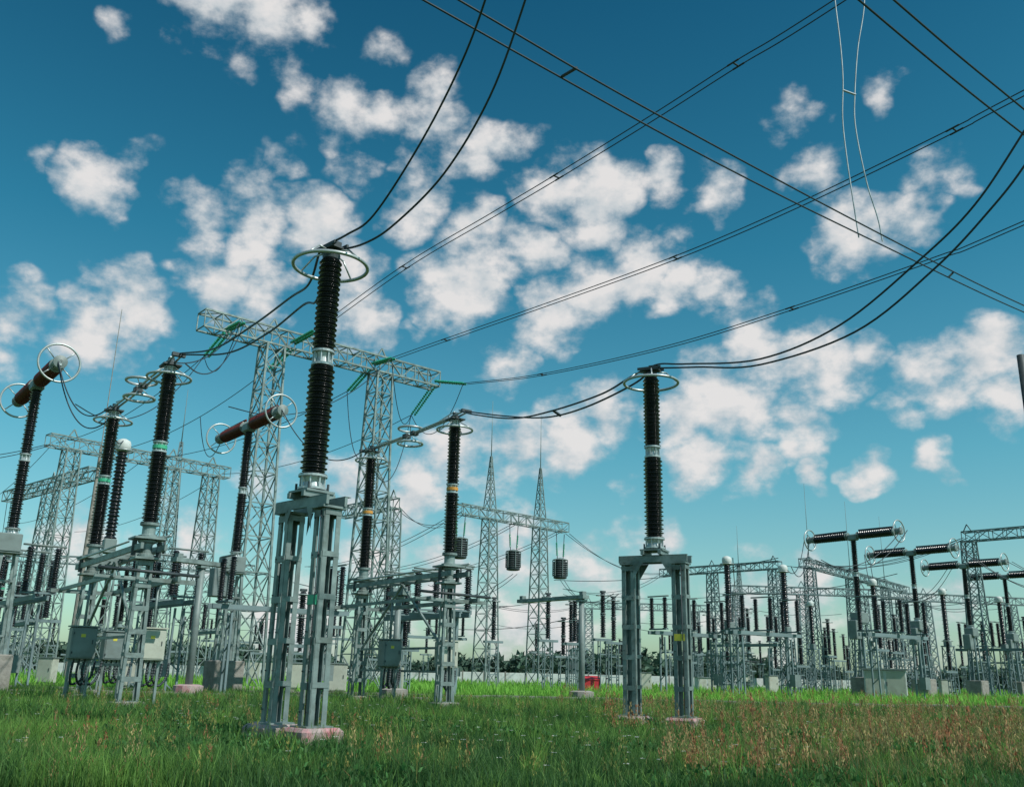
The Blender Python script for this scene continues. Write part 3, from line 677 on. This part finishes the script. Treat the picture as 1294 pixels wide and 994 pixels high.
CL=[(270,0,60,1),(335,5,64,1),(400,30,40,.6),(150,30,30,.55),(370,105,42,.65),(435,140,46,.7),(495,150,46,.7),(545,110,42,.6),(565,178,50,.75),(622,185,42,.75),(480,60,38,.5),(300,90,34,.45),
(55,212,28,.6),(120,228,46,.8),(165,205,28,.55),(210,255,28,.55),(250,278,46,.85),(310,240,46,.75),(330,295,52,1),(392,285,54,1.05),(360,200,32,.5),(450,215,38,.65),
(25,395,42,.9),(160,378,54,1.15),(125,422,57,1.1),(185,400,42,1),(10,450,36,.8),(275,352,48,1),(340,372,50,.9),(455,345,42,.85),(450,400,48,1),(525,255,50,.95),(600,285,46,.9),(575,362,64,1.15),(612,345,44,1.05),(518,415,26,.75),
(675,315,48,1.05),(700,240,48,1),(748,245,54,1.15),(748,290,46,1.05),(840,235,42,.9),(705,395,58,1.15),(745,365,54,1.1),(800,340,54,1.1),(858,350,56,1.15),(895,355,36,.9),(640,450,40,.75),(905,242,40,.75),
(1010,155,40,.65),(1115,108,32,.65),(1185,222,40,.65),(1030,235,44,.75),(1085,295,58,1),(1140,285,38,.8),
(905,500,66,1.15),(950,425,54,1.05),(985,455,50,1),(950,515,50,1),(860,530,50,.95),(1050,455,62,1.1),(1092,450,44,1),(1000,530,44,.95),(1140,515,32,.7),(1180,480,46,.95),(1240,445,54,1.05),(1275,495,48,.95),(1000,575,36,.9),(890,585,46,.9),(950,597,40,.9),(790,605,30,.8),
(720,550,64,1),(650,575,60,.9),(580,560,56,.85),(770,520,52,.95),(520,610,60,.85),(430,610,56,.75),(350,600,48,.7),(1180,578,34,.95),(1100,597,28,.9),(1035,605,24,.8),
(640,700,80,.85),(560,750,75,.85),(760,740,65,.75),(240,680,65,.8),(100,680,55,.75),(940,780,85,.8),(680,795,95,.95),(480,700,70,.85),(1150,790,85,.75),(380,780,80,.8),(820,690,50,.65),(1040,740,60,.65)]
acc=None
for x,y,rad,wt in CL:
    d=VM('DISTANCE',wv2,dirof(x,y)); rr_=rad/f*1.3
    v=MA('MULTIPLY_ADD',d.outputs['Value'],-wt/rr_,wt,True)
    acc=v if acc is None else MA('MAXIMUM',acc,v)
sep=N.new('ShaderNodeSeparateXYZ'); K.new(DIR,sep.inputs[0])
n1=NZ(st,19,7,.58)
so=VM('ADD',st,(.010,-.006,.026)).outputs[0]; n2=NZ(so,19,4,.53)
dens=MA('ADD',MA('MULTIPLY',acc,.88),MA('MULTIPLY',MA('SUBTRACT',n1,.5),1.65))
dens=MA('MULTIPLY',dens,MA('MULTIPLY',acc,4,None,True))
mr=N.new('ShaderNodeMapRange'); mr.interpolation_type='SMOOTHSTEP'; mr.inputs['From Min'].default_value=.12; mr.inputs['From Max'].default_value=.72; K.new(dens,mr.inputs['Value'])
alpha=MA('MULTIPLY',mr.outputs[0],.96)
sh=MA('ADD',MA('MULTIPLY',MA('SUBTRACT',n1,n2),2.0),MA('MULTIPLY_ADD',dens,.65,.30),None,True)
cc=N.new('ShaderNodeMix'); cc.data_type='RGBA'; K.new(sh,cc.inputs['Factor']); cc.inputs['A'].default_value=(4.0,5.0,5.6,1); cc.inputs['B'].default_value=(7.9,7.7,7.6,1)
tr_=N.new('ShaderNodeValToRGB'); K.new(sep.outputs['Z'],tr_.inputs['Fac']); e=tr_.color_ramp.elements
e[0].position=0; e[0].color=(.74,1.0,.90,1); e[1].position=.64; e[1].color=(.08,.53,.60,1)
for ps,c in((.1,(.66,1.0,.90)),(.22,(.42,1.0,.91)),(.42,(.17,.79,.79))):
    q=e.new(ps); q.color=c+(1,)
tn=N.new('ShaderNodeMix'); tn.data_type='RGBA'; tn.blend_type='MULTIPLY'; tn.inputs['Factor'].default_value=1; K.new(sk.outputs[0],tn.inputs['A']); K.new(tr_.outputs['Color'],tn.inputs['B'])
br=VM('SCALE',tn.outputs['Result']); br.inputs['Scale'].default_value=1.22
fm=N.new('ShaderNodeMix'); fm.data_type='RGBA'; K.new(alpha,fm.inputs['Factor']); K.new(br.outputs[0],fm.inputs['A']); K.new(cc.outputs['Result'],fm.inputs['B'])
K.new(fm.outputs['Result'],bg.inputs['Color'])
bg2=N.new('ShaderNodeBackground'); bg2.inputs['Strength'].default_value=.1
ga=MA('MULTIPLY',MA('MULTIPLY',MA('SUBTRACT',NZ(st,4.5,4,.6),.5,None,True),5,None,True),MA('MULTIPLY',MA('SUBTRACT',.45,sep.outputs['Y'],None,True),4,None,True))
fm2=N.new('ShaderNodeMix'); fm2.data_type='RGBA'; K.new(ga,fm2.inputs['Factor']); K.new(br.outputs[0],fm2.inputs['A']); fm2.inputs['B'].default_value=(6.8,6.9,6.9,1)
K.new(fm2.outputs['Result'],bg2.inputs['Color'])
dt=VM('DOT_PRODUCT',DIR,(0,cp,sp)); fac=MA('GREATER_THAN',dt.outputs['Value'],.62)
ms=N.new('ShaderNodeMixShader'); K.new(fac,ms.inputs[0]); K.new(bg2.outputs[0],ms.inputs[1]); K.new(bg.outputs[0],ms.inputs[2]); K.new(ms.outputs[0],N['World Output'].inputs['Surface'])

# ------------------------------------------------------------------ camera
cd=bpy.data.cameras.new('camera'); cd.sensor_width=36; cd.lens=36*f/1294; cd.clip_end=6000; cd.clip_start=.1
co=bpy.data.objects.new('camera',cd); R=Vector((1,0,0)); U=Vector((0,-sp,cp)); Fw=Vector((0,cp,sp))
cx=R*cr+U*sr; cy=U*cr-R*sr
co.matrix_world=Matrix(((cx.x,cy.x,-Fw.x,0),(cx.y,cy.y,-Fw.y,0),(cx.z,cy.z,-Fw.z,1.6),(0,0,0,1)))
S.collection.objects.link(co); S.camera=co
